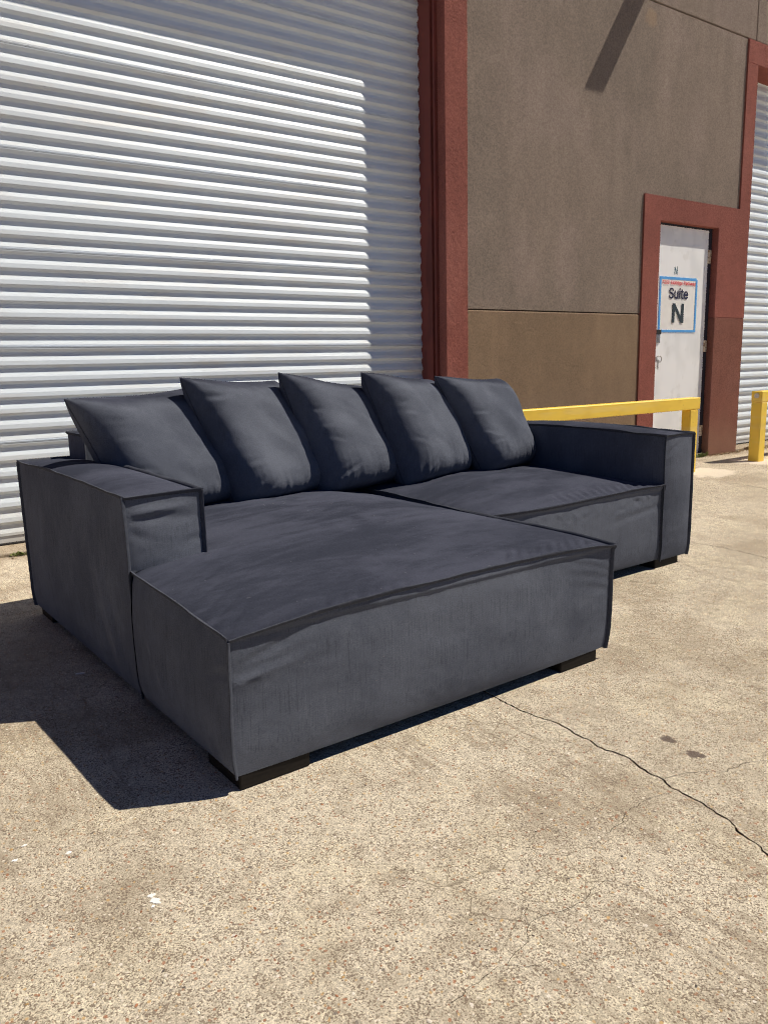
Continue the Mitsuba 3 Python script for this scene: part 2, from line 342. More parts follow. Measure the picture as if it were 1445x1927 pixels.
trim('header', 8.288, 12.64, ZH + 0.0005, ZT - 0.004)
trim('pillar', 12.40, 12.64, -0.1, ZH)
# door surround
YB = YD + 0.14
def prism(poly, y0, y1, seed):
    m = trimesh.creation.extrude_polygon(poly, y1 - y0, engine='earcut')
    m.vertices = np.column_stack([m.vertices[:, 0], y1 - m.vertices[:, 2], m.vertices[:, 1]])
    m = m.subdivide_to_size(0.06, max_iter=14)
    m.vertices = m.vertices + ((mk.fbm(m.vertices * 9.0, 3, seed)[:, None] - 0.5) * 0.005) * np.array([1, 1, 1])
    return m
sur = unary_union([sbox(6.6737, -0.1, 6.928, 2.40), sbox(6.6737, 2.3776, 8.480, 2.5972), sbox(7.918, ZJ - 0.015, 8.480, 2.40), sbox(8.288, 2.5, 8.480, ZH)])
obj('door_surround', prism(sur, YR, YS + 0.3, 3), 'm_red', B, smooth=35)
tag(trim('door_surround', 7.918, 8.480, -0.1, ZJ - 0.0155, 'm_red_low'), 'lower part of the door surround, faded to dull brown')
# steel channel in the left opening's return
obj('door_track', cat([cbox(4.176, 4.2066, YR + 0.085, YR + 0.10, 0.0, ZH - 0.01, 0.002), cbox(4.190, 4.2065, YR + 0.10, YS + 0.02, 0.0, ZH - 0.01, 0.002), cbox(4.168, 4.2064, YR + 0.125, YR + 0.135, 0.0, ZH - 0.01, 0.002)]), 'm_steel_red', B)
obj('door_track', cbox(8.4802, 8.495, YR + 0.10, YS + 0.02, 0.0, ZH - 0.01, 0.002), 'm_steel_red', B)

# ribbed sectional doors: each section one sheet with six pressed ribs
PITCH, DEP = 0.0947, 0.0165
def section_profile(z0, z1, lip):
    """(z, y offset towards the street) from bottom to top, ribs' lower proud edge at 0.07 + k*PITCH"""
    pts = []
    zs = 0.07
    k0 = math.floor((z0 - zs) / PITCH) - 1
    k1 = math.ceil((z1 - zs) / PITCH) + 1
    for k in range(k0, k1 + 1):
        b = zs + k * PITCH
        pts += [(b - 0.0195, 0.0), (b - 0.0180, 0.0006), (b - 0.0012, DEP - 0.0006), (b, DEP), (b + 0.0260, DEP - 0.0040), (b + 0.0275, DEP - 0.0050), (b + 0.0510, 0.0008), (b + 0.0530, 0.0)]
    pts = [q for q in pts if z0 <= q[0] <= z1]
    def at(z):
        a = [(b, d) for b, d in pts]
        return np.interp(z, [q[0] for q in a], [q[1] for q in a])
    return [(z0, at(z0))] + pts + [(z1, at(z1))]
def ribbed(x0, x1, prof):
    prof = np.array(prof); n = len(prof)
    v, f = [], []
    xs = np.linspace(x0, x1, 40)
    for x in xs:
        for z, d in prof: v.append((x, YS - d, z))
    v = np.array(v)
    # slight waviness of the thin sheet
    v[:, 1] += 0.0005 * (mk.noise(np.column_stack([v[:, 0] * 1.7, v[:, 2] * 2.5, v[:, 2] * 0]), 4) - 0.5)
    for i in range(len(xs) - 1):
        for k in range(n - 1):
            a = i * n + k
            f += [[a, a + n, a + n + 1], [a, a + n + 1, a + 1]]
    front = trimesh.Trimesh(v, f, process=False)
    back = boxm(x0, x1, YS + 0.003, YS + 0.035, prof[0][0], prof[-1][0])
    return cat([front, back])
def roller_door(x0, x1):
    d = numbered(B + '__roller_door')
    labels[d] = {}
    z = 0.078
    obj('bottom_rail', cbox(x0, x1, YS - 0.006, YS + 0.03, 0.034, 0.0775, 0.002), 'm_white', d)
    obj('bottom_seal', cbox(x0, x1, YS - 0.012, YS + 0.02, 0.021, 0.0335, 0.003), 'm_rubber', d)
    top = 0
    b = 0.0785
    for s in range(8):
        t = min(0.07 + (s + 1) * 6 * PITCH + 0.006, 4.3)
        if b > 4.2: break
        prof = section_profile(b, t - 0.0012, True)
        m = ribbed(x0, x1, prof)
        # pressed tongue lines above the meeting edge
        if s < 7:
            lines = [boxm(x0, x1, YS - DEP - 0.0003, YS - DEP + 0.004, b + 0.0030 + 0.005 * q, b + 0.0055 + 0.005 * q) for q in range(2)] if s else []
            m = cat([m] + lines)
        obj('panel', m, 'm_white', d)
        b = t
    del labels[d]
    return d
roller_door(0.22, 4.1895)
roller_door(8.496, 12.40)
# threshold slabs
obj('threshold', cbox(0.22, 4.205, 5.000, YS + 0.3, -0.1, 0.021, 0.006), 'm_concrete', B)
obj('threshold', cbox(8.482, 12.40, 5.000, YS + 0.3, -0.1, 0.021, 0.006), 'm_concrete', B)
obj('threshold', cbox(6.93, 7.916, 4.985, YB, -0.1, 0.03, 0.006), 'm_concrete', B)

# personnel door
D = B + '__door'
obj('leaf', cbox(6.945, 7.853, YD, YD + 0.045, 0.035, 2.356, 0.003), 'm_door', D)
obj('frame', cat([boxm(7.858, 7.9178, YD + 0.004, YD + 0.10, 0.03, 2.3773), boxm(6.93, 7.857, YD + 0.012, YD + 0.10, 2.3595, 2.3774)]), 'm_jamb', D)
obj('stop', boxm(7.846, 7.857, YD + 0.05, YD + 0.10, 0.03, 2.357), 'm_jamb', D)
for z0, z1 in ((2.03, 2.163), (1.117, 1.239), (0.217, 0.335)):
    plate = cbox(7.846, 7.905, YD - 0.004, YD + 0.003, z0, z1, 0.0015)
    kn = tube([(7.8555, YD - 0.008, z0), (7.8555, YD - 0.008, z1)], 0.009, 8)
    obj('hinge', cat([plate, kn]), 'm_hinge', D, smooth=40)
obj('latch_guard', cat([cbox(6.985, 7.076, YD - 0.012, YD - 0.001, 1.214, 1.300, 0.003), tube([(7.045, YD - 0.018, 1.262), (7.045, YD - 0.010, 1.262)], 0.014, 12)]), 'm_metal', D, smooth=40)
obj('lock_box', cbox(6.985, 7.079, YD - 0.022, YD - 0.001, 1.3005, 1.345, 0.004), 'm_black', D)
obj('lock_cylinder', tube([(6.992, YD - 0.03, 1.055), (6.992, YD - 0.001, 1.055)], 0.024, 14), 'm_metal', D, smooth=40)
# vinyl suite letter on the leaf
def lettering(text, x0, x1, z0, z1, y, bold=False, shear=0.0):
    m = text_mesh(text, 1.0, 0.02, bold)
    lo, hi = m.bounds
    v = (m.vertices - lo) / (hi - lo)
    out = np.column_stack([x0 + v[:, 0] * (x1 - x0), y - 0.0008 * v[:, 2], z0 + v[:, 1] * (z1 - z0)])
    return trimesh.Trimesh(out, m.faces, process=False)
obj('letter', lettering('N', 7.282, 7.333, 1.887, 1.969, YD - 0.0004, True), 'm_ink_small', D)

# keys hanging in the lock
K = thing('key_ring', 'bunch of keys on a steel ring hanging from the lock of the white door', 'keys')
th = np.linspace(0, 2 * np.pi, 25)[:-1]
obj('ring', tube(np.column_stack([7.052 + 0.030 * np.cos(th), YD - 0.022 - 0.01 * np.cos(th), 1.052 + 0.032 * np.sin(th)]), 0.0042, 8, True), 'm_metal', K, smooth=60)
for dx, dz in ((-0.012, 0.0), (0.004, -0.006)):
    key = cat([cbox(7.018 + dx, 7.030 + dx, YD - 0.034, YD - 0.031, 0.955 + dz, 1.030 + dz, 0.001), tube([(7.024 + dx, YD - 0.035, 1.035 + dz), (7.024 + dx, YD - 0.030, 1.035 + dz)], 0.017, 12)])
    obj('key', key, 'm_metal', K, smooth=40)

# paper notice
N = thing('paper_notice', 'white paper notice edged with blue tape reading Suite N on the door', 'notice')
def sheet(x0, x1, z0, z1, y, nx=34, nz=30, amp=0.0):
    xs, zs = np.meshgrid(np.linspace(0, 1, nx), np.linspace(0, 1, nz), indexing='ij')
    edge = np.minimum(np.minimum(xs, 1 - xs), np.minimum(zs, 1 - zs)) * 6
    w = np.clip(edge, 0, 1)
    y_ = y - amp * w * (mk.fbm(np.stack([xs * 3 + zs * 4, zs * 9 - xs * 3, xs * 0], -1), 3, 3) ** 1.5)
    v = np.stack([x0 + xs * (x1 - x0), y_, z0 + zs * (z1 - z0)], -1).reshape(-1, 3)
    idx = np.arange(nx * nz).reshape(nx, nz)
    f = np.stack([idx[:-1, :-1], idx[1:, :-1], idx[1:, 1:], idx[:-1, 1:]], -1).reshape(-1, 4)
    return (v, f)
obj('sheet', sheet(7.060, 7.668, 1.335, 1.860, YD - 0.0015, amp=0.0045), 'm_paper', N, smooth=True)
YT = YD - 0.0078
strips = [(7.040, 7.665, 1.840, 1.866), (7.045, 7.662, 1.320, 1.344), (7.044, 7.069, 1.320, 1.8645), (7.654, 7.680, 1.322, 1.852)]
for i, (a, b, c, d) in enumerate(strips):
    obj('tape', cbox(a, b, YD - 0.004 - 0.0006 * i, YD - 0.0010, c, d, 0.0002), 'm_tape', N)
for wd, xa, xb in (('7200', 7.080, 7.196), ('Eldridge', 7.222, 7.418), ('Parkway', 7.442, 7.642)):
    obj('address_word', lettering(wd, xa, xb, 1.784 if wd != '7200' else 1.795, 1.830, YT, True), 'm_ink_red', N)
obj('suite_text', lettering('Suite', 7.196, 7.520, 1.652, 1.762, YT, True), 'm_ink_navy', N)
obj('suite_letter', lettering('N', 7.262, 7.458, 1.415, 1.608, YT, True), 'm_ink_black', N)

# fixture high on the wall that throws the slanting shadow
F = thing('wall_fixture', 'flat metal bracket fixed high on the brown stucco wall, out of frame above', 'bracket')
obj('arm', cbox(6.765, 7.005, YW - 0.50, YW - 0.012, 4.900, 4.925, 0.004), 'm_jamb', F)
obj('base_plate', cbox(6.72, 7.05, YW - 0.012, YW - 0.0005, 4.84, 5.02, 0.003), 'm_jamb', F)

# ------------------------------------------------------------------ yellow guard rails
R1 = thing('guard_rail', 'long low yellow steel guard rail behind the right sofa arm', 'rail')
YP = 4.326
obj('bar', cbox(4.15, 6.748, YP, YP + 0.10, 0.590, 0.697, 0.006), 'm_yellow', R1)
obj('post', cbox(6.604, 6.724, YP + 0.002, YP + 0.098, -0.05, 0.5895, 0.006), 'm_yellow', R1)
obj('post', cbox(4.20, 4.32, YP + 0.002, YP + 0.098, -0.05, 0.5895, 0.006), 'm_yellow', R1)
R2 = thing('guard_rail', 'yellow guard rail at the right edge with a pale round bolt cap on its end', 'rail')
YP2 = 4.320
obj('bar', cbox(7.800, 10.6, YP2, YP2 + 0.115, 0.605, 0.712, 0.006), 'm_yellow', R2)
obj('post', cbox(7.803, 7.915, YP2 + 0.002, YP2 + 0.113, -0.05, 0.6045, 0.006), 'm_yellow', R2)
obj('post', cbox(10.4, 10.52, YP2 + 0.002, YP2 + 0.113, -0.05, 0.6045, 0.006), 'm_yellow', R2)
obj('bolt_cap', tube([(7.801, YP2 + 0.055, 0.668), (7.793, YP2 + 0.055, 0.668)], 0.026, 18), 'm_bolt', R2, smooth=40)

# ------------------------------------------------------------------ sofa
def L2W(p):
    p = np.asarray(p, float)
    return np.stack([OX + p[..., 0] * CP - p[..., 1] * SP, OY + p[..., 0] * SP + p[..., 1] * CP, p[..., 2]], -1)

def block(lo, hi, bulge, step=0.016, warp=None, detail=None, seed=0, pw=5):
    """Upholstered block: a welded cube grid whose faces puff out between the seams. Returns (mesh in sofa space, warp function)."""
    lo, hi = np.array(lo, float), np.array(hi, float)
    n = np.maximum(6, np.ceil((hi - lo) / step).astype(int))
    V, Fc, off = [], [], 0
    for ax in range(3):
        for sgn in (-1, 1):
            i, j = [k for k in range(3) if k != ax]
            g = [np.sin(np.linspace(-1, 1, n[k] + 1) * np.pi / 2 * 0.82) / math.sin(np.pi / 2 * 0.82) for k in (i, j)]
            a, b = np.meshgrid(*g, indexing='ij')
            q = np.zeros(a.shape + (3,)); q[..., i], q[..., j], q[..., ax] = a, b, sgn
            idx = np.arange(a.size).reshape(a.shape) + off
            f = np.stack([idx[:-1, :-1], idx[1:, :-1], idx[1:, 1:], idx[:-1, 1:]], -1).reshape(-1, 4)
            nrm = np.zeros(3); nrm[ax] = sgn
            flip = (np.cross(np.eye(3)[i], np.eye(3)[j]) @ nrm) < 0
            if flip: f = f[:, ::-1]
            p = lo + (q + 1) / 2 * (hi - lo)
            ea, eb = (1 - np.abs(a)) * (hi[i] - lo[i]) / 2, (1 - np.abs(b)) * (hi[j] - lo[j]) / 2     # metres from the seams
            soft = (1 - np.exp(-ea / 0.045)) * (1 - np.exp(-eb / 0.045))
            dome = (1 - np.abs(a) ** 2.2) * (1 - np.abs(b) ** 2.2)
            k, k2 = bulge.get((ax, sgn), (0.008, 0.004))
            d = k * soft + k2 * dome
            ee = np.minimum(ea, eb)
            fade = 1 - np.exp(-ee / 0.02)
            # soft unevenness and little gathers that run away from the seams
            d = d + 0.006 * fade * (mk.fbm(p * 5.5 + 3, 3, seed + ax * 2 + (sgn > 0)) - 0.5)
            along_a, along_b = p[..., i], p[..., j]
            ga = np.exp(-eb / 0.05) * (mk.noise(np.stack([along_a * 42, along_b * 9, along_a * 0 + 1.5], -1), seed + 11) - 0.5) * smooth01(mk.noise(np.stack([along_a * 5, along_a * 0, along_a * 0 + 2], -1), seed + 12), 0.4, 0.75)
            gb = np.exp(-ea / 0.05) * (mk.noise(np.stack([along_b * 42, along_a * 9, along_a * 0 + 7.5], -1), seed + 13) - 0.5) * smooth01(mk.noise(np.stack([along_b * 5, along_a * 0, along_a * 0 + 5], -1), seed + 14), 0.4, 0.75)
            d = d + 0.008 * fade * (ga + gb)
            if detail is not None: d = d + detail(ax, sgn, p, ea, eb) * fade
            V.append((p + nrm * d[..., None]).reshape(-1, 3)); Fc.append(f); off += a.size
    v, f = np.vstack(V), np.vstack(Fc)
    if warp is not None: v = warp(v)
    m = trimesh.Trimesh(L2W(v), np.vstack([f[:, [0, 1, 2]], f[:, [0, 2, 3]]]), process=False)
    m.merge_vertices(digits_vertex=6)
    return m

def smooth01(x, a, b):
    t = np.clip((x - a) / (b - a), 0, 1)
    return t * t * (3 - 2 * t)

def flange(lo, hi, edges, warp=None, seed=0, r1=0.0085, r2=0.0036, out=0.005):
    """Flat sewn seam flanges standing out along block edges. edges: list of ((axis, other axis signs))."""
    lo, hi = np.array(lo, float), np.array(hi, float); ms = []
    for e, (ax, s1, s2) in enumerate(edges):
        i, j = [k for k in range(3) if k != ax]
        L = hi[ax] - lo[ax]; n = max(8, int(L / 0.018))
        t = np.linspace(-0.004, L + 0.004, n + 1)
        p = np.zeros((n + 1, 3)); p[:, ax] = lo[ax] + t
        p[:, i] = hi[i] if s1 > 0 else lo[i]; p[:, j] = hi[j] if s2 > 0 else lo[j]
        if warp is not None: p = warp(p)
        dg = np.zeros(3); dg[i], dg[j] = s1, s2; dg /= math.sqrt(2)
        pr = np.zeros(3); pr[i], pr[j] = -s2, s1; pr /= math.sqrt(2)
        tt = np.column_stack([t * 6 + e * 13, t * 0 + 1, t * 0 + seed])
        w1 = mk.fbm(tt, 3, 5)[:, None] - 0.5; w2 = mk.fbm(tt + 40, 3, 6)[:, None] - 0.5
        c = p + dg * (out + 0.004 * w1) + pr * 0.005 * w2
        ang = np.arange(10) / 10 * 2 * np.pi
        ti = (w2 * 0.9)
        d1 = dg * np.cos(ti) + pr * np.sin(ti); d2 = -dg * np.sin(ti) + pr * np.cos(ti)
        v = c[:, None] + r1 * np.cos(ang)[None, :, None] * d1[:, None] + r2 * np.sin(ang)[None, :, None] * d2[:, None]
        v = np.concatenate([v.reshape(-1, 3), c[[0, -1]]]); f = []
        for a in range(n):
            for b in range(10):
                q = (b + 1) % 10
                f += [[a * 10 + b, a * 10 + q, (a + 1) * 10 + q], [a * 10 + b, (a + 1) * 10 + q, (a + 1) * 10 + b]]
        N0 = (n + 1) * 10
        for b in range(10):
            q = (b + 1) % 10
            f += [[N0, q, b], [N0 + 1, n * 10 + b, n * 10 + q]]
        m = trimesh.Trimesh(L2W(v), f, process=False)
        m.fix_normals()
        ms.append(m)
    return cat(ms)

S = thing('sectional_sofa', 'large charcoal velvet sectional sofa with a deep chaise at its left', 'sofa')
Wc, HL, HS, HA, WA, VC, VB, VS, UR = 1.479, 0.043, 0.434, 0.684, 0.237, 0.659, 1.986, 0.625, 2.944
VI = 1.78       # where the seats end under the back

def tuck(v, lo, hi, z0):
    """the cover turns under at the foot of a block"""
    k = np.clip(1 - (v[:, 2] - z0) / 0.085, 0, 1) ** 2
    for ax in (0, 1):
        v[:, ax] += k * 0.007 * (np.exp(-np.abs(v[:, ax] - lo[ax]) / 0.03) - np.exp(-np.abs(v[:, ax] - hi[ax]) / 0.03))
    return v
# --- chaise
def ch_warp(v):
    v = v.copy(); t = (v[:, 2] - HL) / (HS - HL)
    fu, fv = v[:, 0] / Wc, v[:, 1]
    # seat deck: near left corner droops, far left corner and middle are full
    dz = -0.026 * np.exp(-np.hypot(v[:, 0], fv) / 0.16) - 0.016 * np.exp(-np.hypot(v[:, 0] - Wc, fv) / 0.12) + 0.008 * np.sin(np.clip(fu, 0, 1) * math.pi)
    dz = dz + 0.028 * smooth01(fv, 0.15, 1.0) * np.clip(np.minimum(1, 4 * (1.02 - fu)), 0, 1)
    v[:, 2] += dz * np.clip(t, 0, 1.3)
    lo_u = (WA - 0.012) * smooth01(v[:, 1], VC - 0.004, VC + 0.02)
    v[:, 0] = lo_u + (Wc - lo_u) * v[:, 0] / Wc
    # the cover hangs a little fuller towards its foot in the middle of the front
    v[:, 1] += 0.010 * (1 - np.clip(t, 0, 1)) * np.exp(-(fv / 0.05) ** 2) * (np.abs(fu - 0.5) * 2) ** 3
    lip = 0.008 * smooth01(v[:, 2], HS - 0.026, HS - 0.010)
    v[:, 1] -= lip * np.exp(-(fv.clip(0) / 0.03) ** 2)
    v[:, 0] += 0.6 * lip * np.exp(-((Wc - v[:, 0]).clip(0) / 0.03) ** 2)
    return tuck(v, (0, 0), (Wc, 9), HL)
def gauss_ridge(x, y, x0, y0, ang, L, w):
    c, s = math.cos(ang), math.sin(ang)
    a, b = (x - x0) * c + (y - y0) * s, -(x - x0) * s + (y - y0) * c
    w = max(w, 0.012)
    return np.exp(-(a / L) ** 2 - (b / w) ** 2)
def ch_detail(ax, sgn, p, ea, eb):
    d = np.zeros(p.shape[:2]); u, v, z = p[..., 0], p[..., 1], p[..., 2]
    if (ax, sgn) == (1, -1):
        d -= 0.007 * gauss_ridge(u, z, 0.02, 0.335, 0.05, 0.20, 0.012)
        d += 0.006 * gauss_ridge(u, z, 0.04, 0.318, 0.12, 0.22, 0.014)
        d -= 0.006 * gauss_ridge(u, z, 0.10, 0.375, 0.20, 0.14, 0.010)
        for k, (zz, an, l) in enumerate(((0.385, -0.25, 0.16), (0.352, -0.22, 0.20), (0.318, -0.18, 0.16), (0.275, -0.2, 0.13))):
            d -= 0.0032 * gauss_ridge(u, z, 1.45, zz, an, l, 0.010)
            d += 0.002 * gauss_ridge(u, z, 1.43, zz - 0.016, an, l, 0.012)
        d += 0.004 * (mk.noise(np.stack([u * 3, z * 14 + u * 3, u * 0 + 3], -1), 21) - 0.5)
    if (ax, sgn) == (2, 1):
        # creases fanning from the arm corner, drag lines over the deck, gathers along the front seam
        for k in range(9):
            d += 0.0045 * gauss_ridge(u, v, 0.36 + 0.03 * k, 0.74 + 0.085 * k, 0.25 - 0.03 * k, 0.22, 0.010) * (1 if k % 2 else -1)
        for k in range(7):
            d -= 0.0035 * gauss_ridge(u, v, 0.07 + 0.02 * k, 0.10 + 0.085 * k, 0.75 - 0.02 * k, 0.11, 0.010)
        for k in range(9):
            d -= 0.0055 * gauss_ridge(u, v, 1.40 - 0.048 * k, 0.055 + 0.004 * (k % 3), 0.75, 0.065, 0.0075)
        for k in range(6):
            d -= 0.0045 * gauss_ridge(u, v, 0.30 + 0.055 * k, 0.030, 0.9, 0.045, 0.007)
        d += 0.012 * (mk.fbm(np.stack([u * 2.2, v * 2.2, u * 0], -1), 2, 31) - 0.5)
    if (ax, sgn) == (0, -1):
        d -= 0.006 * gauss_ridge(v, z, 0.03, 0.33, -0.3, 0.10, 0.010)
        d += 0.006 * gauss_ridge(v, z, 0.50, 0.25, 1.0, 0.14, 0.03)
        d += 0.007 * (mk.fbm(np.stack([v * 3, z * 3, u * 0], -1), 2, 33) - 0.5)
    return d
lo, hi = (0, 0, HL), (Wc, VI, HS)
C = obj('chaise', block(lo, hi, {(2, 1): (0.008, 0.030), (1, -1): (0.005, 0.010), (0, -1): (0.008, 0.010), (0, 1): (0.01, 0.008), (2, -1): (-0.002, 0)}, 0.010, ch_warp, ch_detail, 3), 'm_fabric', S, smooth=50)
obj('piping', flange(lo, (Wc, VI - 0.02, HS), [(0, -1, 1), (1, -1, 1), (1, 1, 1), (2, -1, -1), (2, 1, -1)], ch_warp, 2), 'm_piping', C, smooth=60)

# --- long seat
def se_warp(v):
    v = v.copy(); t = np.clip((v[:, 2] - HL) / (HS - HL), 0, 1.3)
    v[:, 2] += t * (0.016 * smooth01(v[:, 1], VS + 0.1, VS + 0.7) - 0.012 * np.exp(-((v[:, 0] - Wc - 0.4) / 0.35) ** 2 - ((v[:, 1] - VS) / 0.3) ** 2))
    v[:, 1] -= 0.008 * smooth01(v[:, 2], HS - 0.026, HS - 0.010) * np.exp(-((v[:, 1] - VS).clip(0) / 0.03) ** 2)
    return tuck(v, (-9, VS), (99, 99), HL)
def se_detail(ax, sgn, p, ea, eb):
    d = np.zeros(p.shape[:2]); u, v, z = p[..., 0], p[..., 1], p[..., 2]
    if (ax, sgn) == (2, 1):
        for k in range(12):
            d -= 0.006 * gauss_ridge(u, v, 2.62 - 0.055 * k, VS + 0.06 + 0.006 * (k % 3), 0.8 + 0.04 * k, 0.07, 0.008)
        for k in range(8):
            d += 0.006 * gauss_ridge(u, v, 1.75 + 0.05 * k, 1.12 - 0.05 * k, 0.15, 0.22, 0.016) * (1 if k % 2 else -1)
        d += 0.012 * (mk.fbm(np.stack([u * 2.6, v * 2.6, u * 0 + 4], -1), 2, 41) - 0.5)
    if (ax, sgn) == (1, -1):
        # little puckers under the seam
        r = np.random.default_rng(5)
        for k in range(46):
            uu, zz = r.uniform(1.75, 2.68), 0.385 - 0.02 * (k % 3) + r.uniform(-0.012, 0.012)
            d += 0.0022 * gauss_ridge(u, z, uu, zz, r.uniform(-0.15, 0.15), r.uniform(0.012, 0.03), 0.005) * r.choice([-1, 1])
        d -= 0.005 * gauss_ridge(u, z, 2.6, 0.325, 0.1, 0.25, 0.01)
    return d
lo, hi = (Wc + 0.012, VS, HL + 0.006), (UR - WA - 0.006, VI, HS)
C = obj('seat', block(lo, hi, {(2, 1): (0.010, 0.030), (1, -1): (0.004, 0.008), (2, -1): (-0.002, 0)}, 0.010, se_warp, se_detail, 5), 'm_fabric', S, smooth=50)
obj('piping', flange(lo, (hi[0], VI - 0.02, HS), [(0, -1, 1), (1, -1, 1), (1, 1, 1), (2, 1, -1)], se_warp, 4), 'm_piping', C, smooth=60)

# --- arms
def arm(lo, hi, det, seed, wp):
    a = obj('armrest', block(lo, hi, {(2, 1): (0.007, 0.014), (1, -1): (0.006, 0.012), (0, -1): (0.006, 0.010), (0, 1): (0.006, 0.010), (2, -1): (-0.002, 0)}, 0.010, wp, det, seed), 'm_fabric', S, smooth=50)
    obj('piping', flange(lo, hi, [(0, -1, 1), (1, -1, 1), (1, 1, 1), (2, -1, -1), (2, 1, -1), (0, 1, 1), (2, -1, 1)], wp, seed), 'm_piping', a, smooth=60)
    return a
def la_warp(v):
    v = v.copy(); t = np.clip((v[:, 2] - HL) / (HA - HL), 0, 1.2)
    v[:, 2] += 0.010 * np.sin(np.clip((v[:, 1] - VC) / (VB - VC), 0, 1) * math.pi) * t
    v[:, 0] += 0.006 * (1 - t) * (v[:, 0] < 0.1) - 0.004 * (v[:, 0] < 0.1)
    return tuck(v, (0, VC), (9, VB), HL)
def la_detail(ax, sgn, p, ea, eb):
    d = np.zeros(p.shape[:2]); u, v, z = p[..., 0], p[..., 1], p[..., 2]
    if (ax, sgn) == (1, -1):
        d -= 0.007 * gauss_ridge(u, z, 0.07, 0.615, 0.02, 0.10, 0.008)
        d += 0.007 * gauss_ridge(u, z, 0.08, 0.640, 0.05, 0.10, 0.012)
        d -= 0.005 * gauss_ridge(u, z, 0.02, 0.570, -0.5, 0.06, 0.008)
        d -= 0.006 * gauss_ridge(u, z, 0.22, 0.535, 0.15, 0.05, 0.007)
        d -= 0.004 * gauss_ridge(u, z, 0.18, 0.605, 0.1, 0.07, 0.007)
    if (ax, sgn) == (0, -1):
        d += 0.012 * gauss_ridge(v, z, 0.85, 0.20, 1.1, 0.22, 0.035)
        d -= 0.008 * gauss_ridge(v, z, 0.95, 0.17, 1.1, 0.20, 0.03)
        d += 0.010 * (mk.fbm(np.stack([v * 2.5, z * 2.5, u * 0], -1), 2, 51) - 0.5)
    return d
arm((-0.004, VC, HL), (WA, VB, HA), la_detail, 7, la_warp)
def ra_warp(v):
    v = v.copy(); t = np.clip((v[:, 2] - HL) / (HA - HL), 0, 1.2)
    v[:, 2] += 0.018 * np.sin(np.clip((v[:, 1] - VS) / (VB - VS), 0, 1) * math.pi) * t
    return tuck(v, (-9, VS), (UR, VB), HL)
def ra_detail(ax, sgn, p, ea, eb):
    d = np.zeros(p.shape[:2]); u, z = p[..., 0], p[..., 2]
    if (ax, sgn) == (1, -1):
        d -= 0.005 * gauss_ridge(u, z, UR - 0.2, 0.60, 0.5, 0.10, 0.01)
    return d
arm((UR - WA, VS - 0.006, HL), (UR, VB, HA - 0.004), ra_detail, 9, ra_warp)
# --- back
lo, hi = (0.205, 1.735, HL + 0.01), (UR - 0.205, VB - 0.008, 0.795)
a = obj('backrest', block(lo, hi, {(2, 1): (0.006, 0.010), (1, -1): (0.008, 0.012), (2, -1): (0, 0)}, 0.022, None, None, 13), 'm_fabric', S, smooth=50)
obj('piping', flange(lo, hi, [(0, -1, 1), (0, 1, 1), (1, -1, 1), (1, 1, 1), (2, -1, -1)], None, 13), 'm_piping', a, smooth=60)
# --- legs
def leg(u0, u1, v0, v1):
    m = cbox(u0, u1, v0, v1, 0.0, HL + 0.012, 0.003); m.vertices = L2W(m.vertices); obj('leg', m, 'm_leg', S)
leg(0.016, 0.225, 0.016, 0.21); leg(Wc - 0.235, Wc - 0.045, 0.016, 0.12); leg(UR - WA - 0.02, UR - 0.055, VS + 0.012, VS + 0.11)
leg(0.016, 0.2, VB - 0.2, VB - 0.03); leg(UR - 0.2, UR - 0.03, VB - 0.2, VB - 0.03); leg(Wc - 0.1, Wc + 0.1, VB - 0.2, VB - 0.03)

